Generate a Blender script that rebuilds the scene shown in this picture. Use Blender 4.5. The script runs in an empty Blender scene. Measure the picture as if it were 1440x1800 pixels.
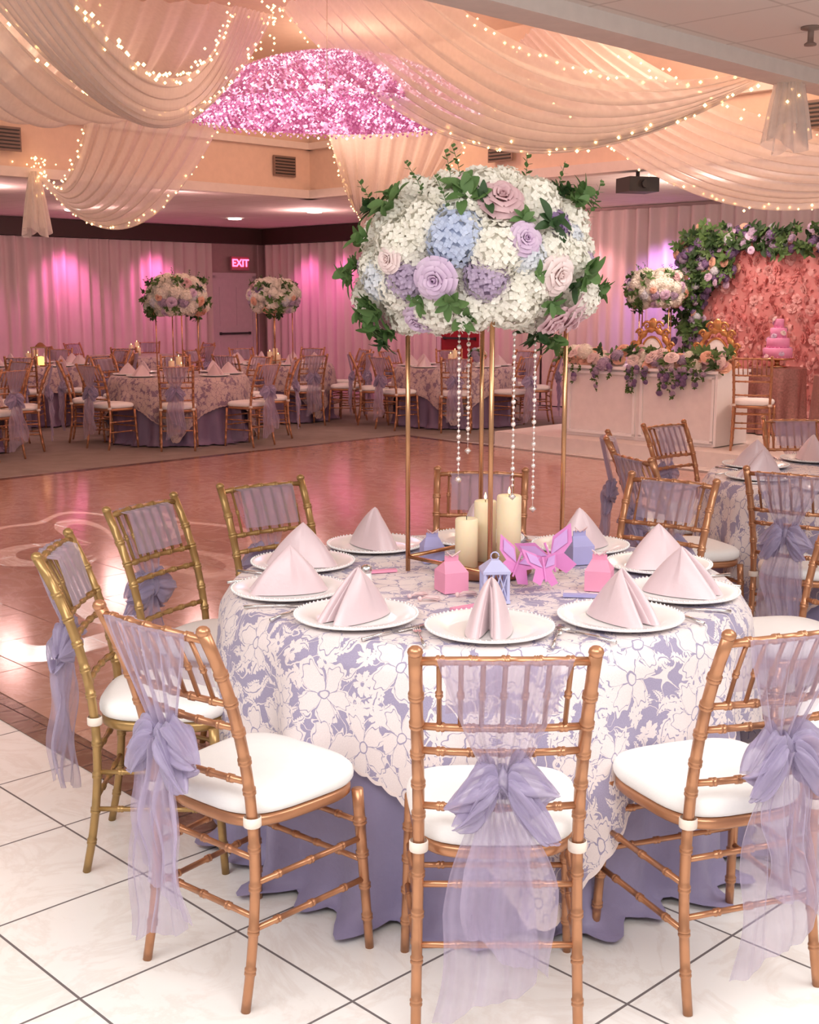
import bpy, math, random
import numpy as np
from mathutils import Vector, Matrix, Euler
random.seed(7)
sc=bpy.context.scene
sc.view_settings.view_transform='Standard'
COL=bpy.context.collection
pi=math.pi
# ------------------------------------------------------------------ helpers
def link(o,parent=None):
    COL.objects.link(o)
    if parent is not None: o.parent=parent
    return o
def empty(name,loc=(0,0,0),rz=0,parent=None,s=1):
    o=bpy.data.objects.new(name,None); o.empty_display_size=.1
    o.location=loc; o.rotation_euler=(0,0,rz); o.scale=(s,s,s)
    return link(o,parent)
def inst(name,mesh,loc=(0,0,0),rot=(0,0,0),parent=None,s=1):
    o=bpy.data.objects.new(name,mesh); o.location=loc; o.rotation_euler=rot
    o.scale=(s,s,s) if not isinstance(s,(tuple,list)) else s
    return link(o,parent)
class MB:
    def __init__(s): s.v=[];s.f=[];s.m=[];s.uv={}
    def add(s,vs,fs,mat=0,uvs=None):
        b=len(s.v); s.v.extend([tuple(p) for p in vs])
        for f in fs: s.f.append(tuple(b+i for i in f)); s.m.append(mat)
        if uvs:
            for i,u in enumerate(uvs): s.uv[b+i]=u
    def grid(s,fn,nu,nv,mat=0,uv=None,closeu=False):
        vs=[];uvs=[]
        for j in range(nv+1):
            for i in range(nu if closeu else nu+1):
                vs.append(fn(i/nu,j/nv)); 
                if uv: uvs.append(uv(i/nu,j/nv))
        w=nu if closeu else nu+1
        fs=[]
        for j in range(nv):
            for i in range(nu):
                a=j*w+i; b=j*w+(i+1)%w; fs.append((a,b,b+w,a+w))
        s.add(vs,fs,mat,uvs if uv else None)
    def tube(s,pts,r,seg=8,mat=0,closed=False):
        pts=[Vector(p) for p in pts]; n=len(pts)
        rr=r if isinstance(r,(list,tuple)) else [r]*n
        vs=[];up=None
        for i,p in enumerate(pts):
            if closed: t=pts[(i+1)%n]-pts[i-1]
            else: t=pts[min(i+1,n-1)]-pts[max(i-1,0)]
            t.normalize()
            if up is None:
                up=Vector((0,0,1)) if abs(t.z)<.9 else Vector((1,0,0))
            up=(up-t*up.dot(t)).normalized(); sd=t.cross(up)
            for k in range(seg):
                a=2*pi*k/seg
                vs.append(p+(up*math.cos(a)+sd*math.sin(a))*rr[i])
        fs=[]
        for i in range(n if closed else n-1):
            for k in range(seg):
                a=i*seg+k;b=i*seg+(k+1)%seg
                c=((i+1)%n)*seg+(k+1)%seg;d=((i+1)%n)*seg+k
                fs.append((a,b,c,d))
        if not closed:
            fs.append(tuple(range(seg))[::-1]); fs.append(tuple((n-1)*seg+k for k in range(seg)))
        s.add(vs,fs,mat)
    def lathe(s,prof,c=(0,0,0),seg=32,mat=0):
        vs=[]
        for r,z in prof:
            for k in range(seg):
                a=2*pi*k/seg; vs.append((c[0]+r*math.cos(a),c[1]+r*math.sin(a),c[2]+z))
        fs=[]
        for i in range(len(prof)-1):
            for k in range(seg):
                fs.append((i*seg+k,i*seg+(k+1)%seg,(i+1)*seg+(k+1)%seg,(i+1)*seg+k))
        s.add(vs,fs,mat)
    def box(s,c,d,mat=0,rz=0):
        hx,hy,hz=d[0]/2,d[1]/2,d[2]/2; vs=[]
        for z in(-hz,hz):
            for x,y in((-hx,-hy),(hx,-hy),(hx,hy),(-hx,hy)):
                vs.append((c[0]+x*math.cos(rz)-y*math.sin(rz),c[1]+x*math.sin(rz)+y*math.cos(rz),c[2]+z))
        s.add(vs,[(3,2,1,0),(4,5,6,7),(0,1,5,4),(1,2,6,5),(2,3,7,6),(3,0,4,7)],mat)
    def ball(s,c,r,mat=0,nu=12,nv=8):
        rx,ry,rz=(r,r,r) if not isinstance(r,(tuple,list)) else r
        s.grid(lambda u,v:(c[0]+rx*math.cos(2*pi*u)*math.sin(pi*max(.001,min(.999,v))),c[1]+ry*math.sin(2*pi*u)*math.sin(pi*max(.001,min(.999,v))),c[2]-rz*math.cos(pi*v)),nu,nv,mat,closeu=True)
    def octa(s,c,r,mat=0):
        x,y,z=c
        s.add([(x+r,y,z),(x-r,y,z),(x,y+r,z),(x,y-r,z),(x,y,z+r),(x,y,z-r)],[(0,2,4),(2,1,4),(1,3,4),(3,0,4),(2,0,5),(1,2,5),(3,1,5),(0,3,5)],mat)
    def merge(s,o,M,mat=None):
        b=len(s.v); s.v.extend([tuple(M@Vector(p)) for p in o.v])
        for f,m in zip(o.f,o.m): s.f.append(tuple(b+i for i in f)); s.m.append(m if mat is None else mat)
    def mesh(s,name,mats,smooth=True):
        me=bpy.data.meshes.new(name); me.from_pydata(s.v,[],s.f)
        for m in mats: me.materials.append(m)
        me.polygons.foreach_set('material_index',s.m)
        me.polygons.foreach_set('use_smooth',[smooth]*len(s.f))
        if s.uv:
            uvl=me.uv_layers.new(name='UVMap')
            for lp in me.loops:
                uvl.data[lp.index].uv=s.uv.get(lp.vertex_index,(0,0))
        me.update(); return me
    def obj(s,name,mats,parent=None,smooth=True,loc=(0,0,0),rz=0):
        return inst(name,s.mesh(name,mats,smooth),loc,(0,0,rz),parent)
def SD(S,D,z=0): return ((S-D)/2,(S+D)/2,z)
# ------------------------------------------------------------------ materials
class NT:
    def __init__(s,name):
        s.mat=bpy.data.materials.new(name); s.mat.use_nodes=True
        s.nt=s.mat.node_tree; s.nt.nodes.clear()
        s.out=s.nt.nodes.new('ShaderNodeOutputMaterial')
    def n(s,t,**k):
        x=s.nt.nodes.new('ShaderNode'+t)
        for a,b in k.items(): setattr(x,a,b)
        return x
    def L(s,a,b): s.nt.links.new(a,b)
    def inp(s,sock,v):
        if v is None: return
        if isinstance(v,bpy.types.NodeSocket): s.L(v,sock)
        else: sock.default_value=v
    def m(s,op,a,b=None,c=None,clamp=False):
        x=s.n('Math',operation=op,use_clamp=clamp)
        for i,q in enumerate((a,b,c)): s.inp(x.inputs[i],q)
        return x.outputs[0]
    def mixc(s,f,a,b):
        x=s.n('Mix',data_type='RGBA'); s.inp(x.inputs[0],f)
        s.inp(x.inputs[6],a if not isinstance(a,tuple) else (*a[:3],1)); s.inp(x.inputs[7],b if not isinstance(b,tuple) else (*b[:3],1))
        return x.outputs[2]
    def noise(s,vec,scale,detail=2,rough=.5,dist=0):
        x=s.n('TexNoise'); s.inp(x.inputs['Vector'],vec); x.inputs['Scale'].default_value=scale
        x.inputs['Detail'].default_value=detail; x.inputs['Roughness'].default_value=rough; x.inputs['Distortion'].default_value=dist
        return x.outputs[0]
    def bump(s,h,st=.3,d=.01):
        x=s.n('Bump'); x.inputs['Strength'].default_value=st; x.inputs['Distance'].default_value=d; s.L(h,x.inputs['Height']); return x.outputs[0]
    def bsdf(s,col,rough=.5,metal=0,normal=None,**k):
        p=s.n('BsdfPrincipled'); s.inp(p.inputs['Base Color'],(*col[:3],1) if isinstance(col,tuple) else col)
        s.inp(p.inputs['Roughness'],rough); s.inp(p.inputs['Metallic'],metal)
        if normal is not None: s.L(normal,p.inputs['Normal'])
        for a,b in k.items(): s.inp(p.inputs[a.replace('_',' ')],b)
        return p.outputs[0]
    def done(s,sh): s.L(sh,s.out.inputs[0]); return s.mat
def obc(t): return t.n('TexCoord').outputs['Object']
def simple(name,col,rough=.5,metal=0,var=.08,vs=12,bump=0,bs=60,**k):
    t=NT(name); oc=obc(t); f=t.noise(oc,vs,3)
    c=t.mixc(f,tuple(x*(1-var) for x in col),tuple(min(1,x*(1+var)) for x in col))
    nm=t.bump(t.noise(oc,bs,2),bump,.005) if bump else None
    return t.done(t.bsdf(c,rough,metal,nm,**k))
def emis(name,col,st):
    t=NT(name); e=t.n('Emission'); e.inputs[0].default_value=(*col,1); e.inputs[1].default_value=st
    return t.done(e.outputs[0])
def sheer(name,col,alpha,rough=.5,trans=.5,fac=.5):
    t=NT(name); oc=obc(t)
    w=t.noise(oc,25,3)
    c=t.mixc(w,tuple(x*.88 for x in col),tuple(min(1,x*1.08) for x in col))
    d=t.bsdf(c,rough,0,None,Sheen_Weight=.3)
    tr=t.n('BsdfTranslucent'); t.L(c,tr.inputs[0])
    m1=t.n('MixShader'); m1.inputs[0].default_value=trans; t.L(d,m1.inputs[1]); t.L(tr.outputs[0],m1.inputs[2])
    tp=t.n('BsdfTransparent'); m2=t.n('MixShader')
    lw=t.n('LayerWeight'); lw.inputs[0].default_value=.35
    a=t.m('ADD',alpha,t.m('MULTIPLY',lw.outputs['Facing'],fac),clamp=True)
    t.L(a,m2.inputs[0]); t.L(tp.outputs[0],m2.inputs[1]); t.L(m1.outputs[0],m2.inputs[2])
    return t.done(m2.outputs[0])
GOLD=simple('copper_gold_painted_wood',(.50,.24,.125),.28,.55,.15,20)
GOLD2=simple('antique_gold_wood',(.42,.26,.10),.30,.55,.15,20)
BRASS=simple('brass_metal',(.62,.33,.17),.25,.9,.05,20)
CUSH=simple('white_cushion_fabric',(.94,.93,.91),.75,0,.02,30,.15,300)
STRAP=simple('cream_strap',(.85,.74,.64),.7)
ORG=sheer('lavender_organza',(.57,.49,.66),.37,.33,.35,.5)
ORG2=sheer('lavender_organza_layered',(.50,.43,.62),.58,.30,.3,.45)
CHIF=sheer('white_chiffon',(.93,.88,.84),.56,.8,.45,.55)
LAV=simple('lavender_satin',(.30,.265,.43),.5,0,.12,8,.25,60,Sheen_Weight=.2)
LAV2=simple('lavender_satin_dimmed',(.24,.17,.27),.55,0,.12,8,.25,60)  # lavender satin with the far tables' dim warm light put into its colour
PINKNAP=simple('blush_satin',(.69,.53,.56),.30,0,.04,20,.1,90,Sheen_Weight=.3)
PORC=simple('white_porcelain',(.92,.91,.90),.2,0,.02)
SILV=simple('silver_metal',(.75,.73,.72),.2,1,.05)
WAX=simple('ivory_wax',(.94,.80,.55),.5,0,.04,8,Subsurface_Weight=.3)
FLAME=emis('candle_flame',(1,.55,.15),14)
GLOW=emis('warm_glow',(1,.45,.12),3)
WICK=simple('wick',(.05,.04,.03),.9)
WOOD=simple('tray_wood',(.28,.11,.06),.5,0,.2,15)
BOXP=simple('pink_card',(.80,.32,.47),.6); BOXL=simple('lilac_card',(.40,.38,.66),.6); PAPER=simple('magenta_paper',(.70,.24,.55),.55)
TASS=simple('tassel_blush',(.82,.58,.58),.7)
CRY=simple('crystal_beads',(.95,.85,.80),.08,.6,.02)
WHITEP=simple('white_gloss_paint',(.84,.79,.77),.35); STAGE=simple('stage_white',(.82,.75,.71),.4)
WALL=simple('wall_paint',(.50,.33,.33),.8); DARKW=simple('dark_crown_wood',(.045,.018,.014),.5); DOORM=simple('door_paint',(.64,.52,.56),.5)
REDD=simple('red_door_paint',(.3,.012,.02),.5); DARK=simple('dark_metal',(.03,.03,.03),.5); VENT=simple('vent_metal',(.26,.18,.15),.5)
CEIL=simple('ceiling_paint',(.82,.75,.70),.85); CEILW=simple('tray_ceiling_paint',(.82,.64,.52),.85)
def ceiling_tile():
    t=NT('ceiling_tiles'); sx=t.n('SeparateXYZ'); t.L(obc(t),sx.inputs[0])
    u=t.m('MULTIPLY',t.m('ADD',sx.outputs[0],sx.outputs[1]),.7071/.6); v=t.m('MULTIPLY',t.m('SUBTRACT',sx.outputs[0],sx.outputs[1]),.7071/.6)
    g=None
    for q in(u,v):
        f=t.m('FRACT',t.m('ADD',q,50)); e=t.m('LESS_THAN',f,.03); g=e if g is None else t.m('MAXIMUM',g,e)
    c=t.mixc(g,(.86,.79,.74),(.70,.63,.58))
    return t.done(t.bsdf(c,.85))
CTILE=ceiling_tile()
def tilefloor(name,ca,cb,cg,ox,oy,size,ang,rough,vein,veinc,gw=.004):
    t=NT(name); sx=t.n('SeparateXYZ'); oc=obc(t); t.L(oc,sx.inputs[0])
    x=t.m('SUBTRACT',sx.outputs[0],ox); y=t.m('SUBTRACT',sx.outputs[1],oy)
    ca_,sa_=math.cos(ang),math.sin(ang)
    u=t.m('DIVIDE',t.m('ADD',t.m('MULTIPLY',x,ca_),t.m('MULTIPLY',y,sa_)),size)
    v=t.m('DIVIDE',t.m('SUBTRACT',t.m('MULTIPLY',y,ca_),t.m('MULTIPLY',x,sa_)),size)
    u=t.m('ADD',u,100);v=t.m('ADD',v,100)
    g=None
    for q in(u,v):
        f=t.m('FRACT',q); e=t.m('MINIMUM',f,t.m('SUBTRACT',1,f)); g=e if g is None else t.m('MINIMUM',g,e)
    gm=t.m('LESS_THAN',g,gw/size)
    cv=t.n('CombineXYZ'); t.L(t.m('FLOOR',u),cv.inputs[0]); t.L(t.m('FLOOR',v),cv.inputs[1])
    wn=t.n('TexWhiteNoise',noise_dimensions='2D'); t.L(cv.outputs[0],wn.inputs['Vector'])
    off=t.n('VectorMath',operation='ADD'); t.L(oc,off.inputs[0]); t.L(wn.outputs['Color'],off.inputs[1])
    n1=t.noise(off.outputs[0],3.5,6,.6,1.2)
    c=t.mixc(n1,ca,cb); c=t.mixc(t.m('MULTIPLY',wn.outputs['Value'],.35),c,cb)
    vn=t.m('ABSOLUTE',t.m('SUBTRACT',t.noise(off.outputs[0],2.2,8,.65,2.0),.5))
    c=t.mixc(t.m('MULTIPLY',t.m('SUBTRACT',1,t.m('MULTIPLY',vn,18),clamp=True),vein),c,veinc)
    c=t.mixc(gm,c,cg)
    r=t.m('ADD',rough,t.m('MULTIPLY',gm,.4))
    nm=t.bump(t.m('SUBTRACT',1,gm),.4,.003)
    return t.done(t.bsdf(c,r,0,nm))
TILE=tilefloor('white_marble_tile',(.83,.80,.76),(.93,.92,.90),(.16,.14,.14),-.45,2.99,.455,math.radians(44),.24,.22,(.62,.51,.44),.0035)
DANCE=tilefloor('tan_marble_tile',(.40,.20,.15),(.56,.34,.27),(.25,.12,.09),-.45,3.35,.46,math.radians(44),.13,.5,(.68,.47,.40),.003)
DBORD=tilefloor('dark_marble_border',(.09,.035,.022),(.17,.075,.05),(.05,.02,.02),-.45,3.35,.15,math.radians(44),.2,.4,(.3,.2,.15),.003)
def carpet():
    t=NT('carpet_pile'); oc=obc(t)
    c=t.mixc(t.noise(oc,5,4),(.22,.18,.16),(.36,.30,.27)); 
    return t.done(t.bsdf(c,.95,0,t.bump(t.noise(oc,200,2),.4,.01)))
CARP=carpet()
def lace(name,base0,base1,thread0,thread1):
    t=NT(name); uv=t.n('TexCoord').outputs['UV']
    wz=t.n('TexNoise'); t.L(uv,wz.inputs['Vector']); wz.inputs['Scale'].default_value=9; wz.inputs['Detail'].default_value=3
    wv=t.n('VectorMath',operation='MULTIPLY_ADD'); t.L(wz.outputs['Color'],wv.inputs[0]); wv.inputs[1].default_value=(.065,.065,0); t.L(uv,wv.inputs[2])
    P=wv.outputs[0]
    def cell(scale,off,rnd):
        mp=t.n('VectorMath',operation='MULTIPLY_ADD'); t.L(P,mp.inputs[0]); mp.inputs[1].default_value=(scale,scale,0); mp.inputs[2].default_value=(off,off*1.7,0)
        vo=t.n('TexVoronoi',voronoi_dimensions='2D'); t.L(mp.outputs[0],vo.inputs['Vector']); vo.inputs['Scale'].default_value=1; vo.inputs['Randomness'].default_value=rnd
        df=t.n('VectorMath',operation='SUBTRACT'); t.L(mp.outputs[0],df.inputs[0]); t.L(vo.outputs['Position'],df.inputs[1])
        s=t.n('SeparateXYZ'); t.L(df.outputs[0],s.inputs[0]); sc_=t.n('SeparateColor'); t.L(vo.outputs['Color'],sc_.inputs[0])
        return s.outputs[0],s.outputs[1],sc_.outputs[0],sc_.outputs[1]
    lt=lambda a,b: t.m('LESS_THAN',a,b); gt=lambda a,b:t.m('GREATER_THAN',a,b); mul=lambda a,b:t.m('MULTIPLY',a,b)
    def flower(scale,off,size,k,detail=True):
        x,y,r1,r2=cell(scale,off,.85)
        r=t.m('SQRT',t.m('ADD',mul(x,x),mul(y,y))); th=t.m('ADD',t.m('ARCTAN2',y,x),mul(r1,6.28))
        c=t.m('ABSOLUTE',t.m('COSINE',mul(th,k)))
        sz=mul(t.m('ADD',.75,mul(r2,.4)),size)
        R=mul(t.m('ADD',t.m('ADD',.32,mul(t.m('POWER',c,.7),.66)),mul(t.m('SINE',mul(th,k*8)),.055)),sz)
        fl=lt(r,R)
        if not detail: return mul(fl,gt(r,size*.15)),fl
        inr=t.m('SUBTRACT',R,size*.12); outl=mul(gt(r,t.m('SUBTRACT',inr,size*.035)),mul(lt(r,inr),gt(r,size*.30)))
        vein=t.m('MAXIMUM',outl,mul(mul(lt(c,.12),gt(r,size*.12)),lt(r,size*.5)))
        ringm=mul(gt(r,size*.13),lt(r,size*.17))
        hole=t.m('MAXIMUM',vein,ringm)
        return mul(fl,t.m('SUBTRACT',1,hole)),fl
    def leaf(scale,off,L,W):
        x,y,r1,r2=cell(scale,off,1.0)
        a=mul(r1,6.28); cs=t.m('COSINE',a); sn=t.m('SINE',a)
        u=t.m('ADD',mul(x,cs),mul(y,sn)); v=t.m('SUBTRACT',mul(y,cs),mul(x,sn))
        v=t.m('ADD',v,mul(mul(u,u),.9))
        q=t.m('SUBTRACT',1,t.m('POWER',t.m('ABSOLUTE',t.m('DIVIDE',u,L)),2))
        ser=t.m('ADD',.55,mul(t.m('ABSOLUTE',t.m('SINE',mul(u,26))),.55))
        av=t.m('ABSOLUTE',v)
        lf=lt(av,mul(mul(q,W),ser))
        mid=lt(av,.016)
        return mul(lf,t.m('SUBTRACT',1,mid))
    f1,F1=flower(5.8,0,.57,2.5); f2,F2=flower(12,3.3,.40,3,False)
    lfa=leaf(9,1.1,.50,.16); lfb=leaf(14,5.7,.48,.14)
    n=t.noise(P,7,1,.5,.8); vine=lt(t.m('ABSOLUTE',t.m('SUBTRACT',t.m('FRACT',mul(n,7)),.5)),.040)
    nf=t.m('SUBTRACT',1,F1)
    rest=t.m('MAXIMUM',t.m('MAXIMUM',lfa,vine),t.m('MAXIMUM',lfb,mul(f2,gt(t.noise(P,4,0),.55))))
    M=t.m('MAXIMUM',f1,mul(nf,rest))
    fine=t.noise(uv,300,1)
    base=t.mixc(fine,base0,base1)
    lc=t.mixc(fine,thread0,thread1)
    c=t.mixc(mul(M,.92),base,lc)
    return t.done(t.bsdf(c,.6,0,t.bump(M,.6,.005),Sheen_Weight=.15))
LACE=lace('floral_lace',(.27,.235,.37),(.41,.37,.50),(.74,.63,.62),(.91,.83,.80))
LACED=lace('floral_lace_dimmed',(.22,.14,.21),(.31,.22,.28),(.54,.41,.39),(.70,.56,.52))  # same lace, colours darkened to carry the dim light at the far tables
LEDGE=simple('lace_scallop_edge',(.82,.71,.69),.7,0,.1,200); LEDGED=simple('lace_scallop_edge_dimmed',(.56,.42,.40),.7)  # second edge is darkened to match the dim-lit far lace
def curtain_mat():
    t=NT('white_drapery'); c=t.mixc(t.noise(obc(t),2,3),(.64,.51,.50),(.74,.61,.59)); return t.done(t.bsdf(c,.8))
CURT=curtain_mat()
def petal(name,ca,cb,sc_=30):
    t=NT(name); c=t.mixc(t.noise(obc(t),sc_,2),ca,cb)
    d=t.bsdf(c,.6); tr=t.n('BsdfTranslucent'); t.L(c,tr.inputs[0]); m=t.n('MixShader'); m.inputs[0].default_value=.25
    t.L(d,m.inputs[1]); t.L(tr.outputs[0],m.inputs[2]); return t.done(m.outputs[0])
PW=petal('petal_white',(.90,.86,.74),(.96,.94,.87)); PB=petal('petal_blue',(.44,.52,.74),(.72,.78,.90)); PLB=petal('petal_pale_blue',(.66,.70,.78),(.86,.88,.90))
PL=petal('petal_lilac',(.40,.29,.46),(.66,.55,.68)); PPU=petal('petal_purple',(.20,.12,.28),(.40,.28,.50))
RP=petal('petal_pink',(.84,.50,.57),(.93,.74,.76)); RM=petal('petal_mauve',(.62,.36,.41),(.82,.60,.60)); RL=petal('petal_lilac_rose',(.62,.42,.64),(.84,.70,.82)); RW=petal('petal_blush',(.88,.68,.67),(.95,.84,.81))
RPE=petal('petal_peach',(.84,.44,.31),(.93,.64,.48)); RCO=petal('petal_coral',(.72,.22,.22),(.88,.43,.40),8); RCO2=petal('petal_coral_pink',(.82,.38,.38),(.92,.60,.56),8)
LEAF=petal('leaf_green',(.045,.12,.03),(.17,.29,.09),15); LEAFD=petal('leaf_dark',(.015,.05,.015),(.05,.11,.03))
# ------------------------------------------------------------------ camera
cam=bpy.data.cameras.new('camera'); cam.sensor_fit='HORIZONTAL'; cam.sensor_width=36; cam.lens=2170/1440*36; cam.clip_end=200
co=bpy.data.objects.new('camera',cam); link(co); co.location=(0,0,1.623); co.rotation_euler=(pi/2-.17,0,0); sc.camera=co
# ------------------------------------------------------------------ room shell
ZC=2.95; SW=21.4; DW=27.0; TS0,TS1,TD0,TD1=2.0,14.7,5.3,17.2; ZT=4.0
def slab(name,pts,z0,z1,mat):
    b=MB(); n=len(pts); vs=[(p[0],p[1],z0) for p in pts]+[(p[0],p[1],z1) for p in pts]
    fs=[tuple(range(n))[::-1],tuple(range(n,2*n))]+[(i,(i+1)%n,n+(i+1)%n,n+i) for i in range(n)]
    b.add(vs,fs); return b.obj(name,[mat],smooth=False)
slab('floor',[(-16,-4),(16,-4),(16,28),(-16,28)],-.1,0,TILE)
A=(-.45,3.35);B=(-5.75,9.25);C=(-.1,15.05);Dq=(5.2,9.15)
slab('carpet',[SD(3.5,15.1)[:2],SD(3.5,DW-.2)[:2],SD(SW-.2,DW-.2)[:2],SD(SW-.2,13.1)[:2],SD(14.97,13.1)[:2],SD(14.97,15.1)[:2]],.0,.004,CARP)
slab('dance_floor_border',[A,Dq,C,B],.0,.003,DBORD)
def insetq(k):
    cx=sum(p[0] for p in(A,B,C,Dq))/4; cy=sum(p[1] for p in(A,B,C,Dq))/4
    return [(cx+(p[0]-cx)*k,cy+(p[1]-cy)*k) for p in(A,Dq,C,B)]
slab('dance_floor',insetq(.965),.0,.0055,DANCE)
b=MB()
def q(S0,S1,D0,D1,z,mat): b.add([SD(S0,D0,z),SD(S1,D0,z),SD(S1,D1,z),SD(S0,D1,z)],[(0,1,2,3)],mat)
q(-6,TS0,-8,DW,ZC,0); q(TS1,SW,-8,DW,ZC,0); q(TS0,TS1,-8,TD0,ZC,0); q(TS0,TS1,TD1,DW,ZC,0)
q(TS0+.5,TS1-.5,TD0+.5,TD1-.5,ZT+.35,1)
co4=[(TS0,TD0),(TS1,TD0),(TS1,TD1),(TS0,TD1)]; ci=[(TS0+.5,TD0+.5),(TS1-.5,TD0+.5),(TS1-.5,TD1-.5),(TS0+.5,TD1-.5)]
for i in range(4):
    a,c=co4[i],co4[(i+1)%4]; a2,c2=ci[i],ci[(i+1)%4]
    b.add([SD(*a,ZC),SD(*c,ZC),SD(*c,3.5),SD(*a,3.5)],[(0,1,2,3)],1)
    b.add([SD(*a,3.5),SD(*c,3.5),SD(*c2,ZT+.35),SD(*a2,ZT+.35)],[(0,1,2,3)],1)
b.obj('ceiling',[CTILE,CEILW],smooth=False)
b=MB()
for i in range(4):
    a,c=co4[i],co4[(i+1)%4]; p=Vector(SD(*a,0));r=Vector(SD(*c,0)); m=(p+r)/2; d=r-p; ang=math.atan2(d.y,d.x)
    b.box((m.x,m.y,ZC-.03),(d.length+.2,.2,.10),0,ang)
    b.box((m.x,m.y,3.5),(d.length,.16,.08),0,ang)
b.obj('trim_tray',[CEIL],smooth=False)
def wallseg(name,p,r,h,mat,th=.1):
    p=Vector(p);r=Vector(r);d=r-p; n=Vector((-d.y,d.x,0)).normalized()*th
    slab(name,[p,r,r+n,p+n],0,h,mat)
cor=Vector(SD(SW,DW)); 
wallseg('wall_left',SD(2,DW),cor,ZC,WALL,.1)
wallseg('wall_right',cor,SD(SW,1),ZC,WALL,.1)
def strip(name,p,r,z0,z1,th,mat):
    p=Vector(p);r=Vector(r);d=(r-p); n=Vector((d.y,-d.x,0)).normalized()*th
    return slab(name,[p,r,r+n,p+n],z0,z1,mat)
strip('trim_crown_left',SD(2,DW),SD(SW,DW),2.66,2.94,.22,DARKW)
strip('trim_crown_right',SD(SW,DW),SD(SW,17.2),2.66,2.94,.22,DARKW)
strip('baseboard_left',SD(2,DW),SD(SW,DW),.005,.12,.03,DOORM)
strip('baseboard_right',SD(SW,DW),SD(SW,13.2),.005,.12,.03,DOORM)
def curtain(name,p,r,z1,off=.12,lam=.22,amp=.045,z0=.02):
    p=Vector(p);r=Vector(r);d=r-p;L=d.length;d.normalize(); n=Vector((d.y,-d.x,0))
    N=int(L/lam*8); ph=random.random()*9
    def f(u,v):
        s=u*L; k=.75+.25*v
        w=amp*(math.sin(2*pi*s/lam+1.3*math.sin(s*1.7+ph))+.35*math.sin(s*37+ph))*k
        q_=p+d*s+n*(off+w); return (q_.x,q_.y,z0+(z1-z0)*v)
    m=MB(); m.grid(f,N,3); m.obj(name,[CURT])
def Sat(px,D): 
    k=(px-720)/2170; Y=D/(1-k); return k*Y+Y
def Sd(px,S): k=(px-720)/2170; Y=S/(1+k); return Y-k*Y
s1=Sat(372,DW); s2=Sat(448,DW)
curtain('curtain',SD(3,DW),SD(s1,DW),2.65); curtain('curtain',SD(s2,DW),SD(SW-.3,DW),2.65)
curtain('curtain',SD(SW,DW-.3),SD(SW,20.35),2.65); curtain('curtain',SD(SW,18.9),SD(SW,17.2),2.65)
curtain('curtain',SD(SW,17.2),SD(SW,13.2),2.90); curtain('curtain',SD(SW,13.2),SD(SW,6),2.90,z0=.17)
def door(name,S,D,mat,ang,w=.85,h=2.02):
    e=empty(name,SD(S,D,0.005),ang); b=MB()
    b.box((0,-.03,h/2),(w,.05,h),0)
    for x in(-w/2-.05,w/2+.05): b.box((x,-.03,h/2),(.09,.08,h+.1),1)
    b.box((0,-.03,h+.05),(w+.2,.08,.1),1)
    for x in(-w*.23,w*.23):
        for z in(.5,1.5): b.box((x,-.06,z),(w*.34,.012,.72),0)
    b.box((0,-.09,1.0),(w*.8,.03,.035),2)
    for x in(-w*.4,w*.4): b.box((x,-.07,1.0),(.03,.06,.05),2)
    b.obj('door_panel',[mat,DOORM,DARK],e,False); return e
door('door_1',(s1+s2)/2,DW-.06,DOORM,pi/4)
door('door_2',SW-.06,19.6,REDD,-pi/4)
e=empty('exit_sign',SD(Sat(417,DW)-.0,DW-.25,2.30),pi/4)
b=MB(); b.box((0,0,0),(.40,.05,.25),0); b.box((0,.06,.08),(.04,.12,.04),0); b.obj('sign_housing',[simple('sign_housing_pink',(.55,.18,.25),.5)],e,False)
tc=bpy.data.curves.new('exit_letters','FONT'); tc.body='EXIT'; tc.size=.19; tc.align_x='CENTER'; tc.align_y='CENTER'; tc.extrude=.004; tc.offset=.004
tc.materials.append(emis('exit_red',(1,.08,.18),6)); to=bpy.data.objects.new('sign_letters',tc); link(to,e); to.location=(0,-.032,0); to.rotation_euler=(pi/2,0,0)
def vent(loc,ang):
    b=MB(); b.box((0,0,0),(.34,.02,.24),0)
    for i in range(6): b.box((0,-.015,-.09+i*.036),(.30,.015,.012),1)
    b.obj('air_vent',[VENT,DARK],None,False,loc,ang)
vent((-1.53,15.62,3.24),pi/4); vent((-4.1,12.98,3.24),pi/4); vent((.97,13.62,3.2),-pi/4); vent((3.55,11.0,3.2),-pi/4)
for x,y in((-5,18.8),(-2.87,20.8),(-1.44,19.2),(2.2,17.4)):
    b=MB(); b.lathe([(.0001,0),(.085,0),(.11,.005),(.11,.02),(.0001,.02)],seg=20); b.obj('recessed_downlight',[emis('downlight',(1,.8,.68),10)],None,True,(x,y,ZC-.025))
b=MB(); b.lathe([(.0001,.1),(.05,.1),(.05,.09),(.015,.085),(.015,.03),(.03,.02),(.03,.012),(.0001,.01)],seg=14); b.obj('ceiling_sprinkler',[VENT],None,True,(1.98,6.4,ZC-.1))
b=MB(); b.box((0,0,0),(.32,.3,.14),0); b.tube([(0,0,.07),(0,0,.2)],.02,8,0); b.tube([(0,-.15,0),(0,-.18,0)],.04,10,0); b.obj('projector',[DARK],None,False,(2.25,12.55,2.74),.3)
slab('stage_platform',[SD(14.99,13.05),SD(14.99,1),SD(21.2,1),SD(21.2,13.05)],0,.15,STAGE)
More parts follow.
